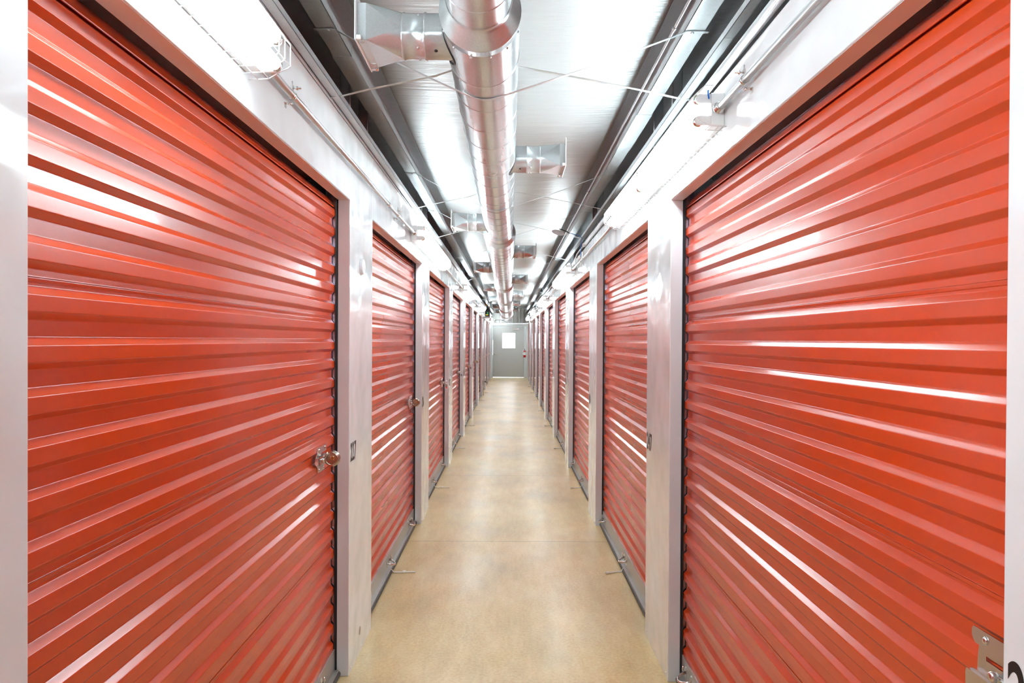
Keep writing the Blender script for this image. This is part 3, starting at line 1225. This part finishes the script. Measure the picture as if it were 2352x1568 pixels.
tag(m.build('wire_end', M['blue']), 'short blue wire poking from the near end of the first light on the 247 wall', 'wire')
m = MB()
m.tube([(.60, 7.70, 2.690), (.66, 7.70, 2.676), (.70, 7.69, 2.665), (.728, 7.66, 2.63), (.712, 7.62, 2.600), (.708, 7.60, 2.560), (.706, 7.60, 2.50), (.708, 7.60, 2.44)], .0028, 8)
bw = tag(m.build('blue_wire', M['blue']), 'blue wire trailing along a strap and dangling over the 247 wall top', 'wire')
m = MB()
m.tube([(.50, 7.73, 2.735), (.53, 7.72, 2.725), (.56, 7.71, 2.712), (.58, 7.70, 2.700), (.60, 7.70, 2.690)], .0045, 8)
m.build('wire_sleeve', M['blackplastic'], bw)
m = MB()
pts = []
for k in range(24):
    t = 2 * PI * k / 24
    pts.append((.487 + .064 * math.cos(t), 2.695 + .026 * math.sin(t) - .014 * math.cos(t)))
m.prism(pts, 7.700, 7.704)
tag(m.build('plastic_tag', M['white']), 'white oval plastic tag hanging from a strap near the 247 wall', 'tag')

# ---------------------------------------------------------------- far details
# black control box with a coloured label, standing on a beige cabinet bracket
r = thing('control_box', 'black box with green and yellow label high up near the far end door', 'control box', (-.64, 22.7, 2.312))
m = MB()
m.bbox(-.072, .072, 0, .12, 0, .205, .008)
m.bbox(-.035, .030, .02, .09, .205, .265, .006)
m.build('case', M['blackplastic'], r)
m = MB()
m.box(-.010, .014, -.002, 0, .060, .130)
m.build('green_label', M['green'], r)
m = MB()
m.box(-.055, .020, -.002, 0, .035, .058)
m.build('yellow_label', M['yellow'], r)
m = MB()
m.bbox(-.758, -.560, 22.66, 22.86, 2.262, 2.310, .006)
tag(m.build('wall_bracket', M['beige']), 'beige metal bracket shelf under the black control box', 'bracket')
m = MB()
m.bbox(-.712, -.655, 22.70, 22.73, 2.63, 2.675, .004)
tag(m.build('warning_tag', M['orange']), 'small orange tag above the black control box', 'tag')
m = MB()
m.tube([(-.655, 22.76, 2.575), (-.63, 22.76, 2.66), (-.62, 22.76, 2.74), (-.585, 22.76, 2.775), (-.54, 22.78, 2.76), (-.50, 22.8, 2.745)], .011, 8)
tag(m.build('black_cable', M['blackplastic']), 'black cable looping up from the control box', 'cable')
m = MB()
m.tube([(-.60, 28.6, 2.42), (-.56, 28.6, 2.30), (-.50, 28.7, 2.36), (-.42, 29.2, 2.38), (-.30, 30, 2.40), (-.2, 31.5, 2.40)], .010, 8)
tag(m.build('grey_cable', M['rubber']), 'thin dark cable drooping near the far end wall', 'cable')
# vertical conduit with outlet box
r = thing('wall_conduit', 'slim vertical conduit with an outlet box on the 227 wall', 'conduit', (-.742, 22.4, 0))
m = MB()
m.tube([(0, 0, 0), (0, 0, 2.60)], .013, 10)
m.build('pipe', M['conduit'], r)
m = MB()
m.bbox(-.018, .035, -.04, .04, .30, .43, .004)
m.build('outlet_box', M['bar'], r)
m = MB()
m.bbox(.035, .075, -.02, .02, .385, .415, .004)
m.tube([(.07, 0, .40), (.10, .02, .39), (.11, .06, .36)], .006, 8)
m.build('plug', M['blackplastic'], r)
# fire extinguisher
r = thing('fire_extinguisher', 'small red fire extinguisher hung on the 247 wall beside the end door', 'fire extinguisher', (.655, 31.9, .90))
m = MB()
m.lathe([(0, .0001), (0, .045), (.012, .055), (.24, .055), (.275, .042), (.29, .020), (.305, .018), (.305, .0001)], (0, 0, 1), (0, 0, 0), 24)
m.build('cylinder', M['redpaint'], r)
m = MB()
m.lathe([(.10, .0565), (.22, .0565)], (0, 0, 1), (0, 0, 0), 24)
m.build('label_band', M['white'], r)
m = MB()
m.bbox(-.012, .012, -.03, .03, .303, .335, .003)
m.ribbon([(0, -.02, .345), (0, -.08, .365)], .02, .004, (1, 0, 0))
m.ribbon([(0, -.02, .325), (0, -.085, .318)], .018, .004, (1, 0, 0))
m.build('valve_handle', M['blackplastic'], r)
m = MB()
m.tube([(-.01, -.02, .32), (-.06, -.03, .31), (-.078, -.03, .26), (-.075, -.02, .16)], .009, 8)
m.lathe([(0, .010), (.05, .016)], (0, 0, -1), (-.075, -.02, .17), 10)
m.build('hose', M['white'], r)
m = MB()
m.box(.05, W - .655, -.02, .02, .05, .30)
m.build('wall_hook', M['steel'], r)
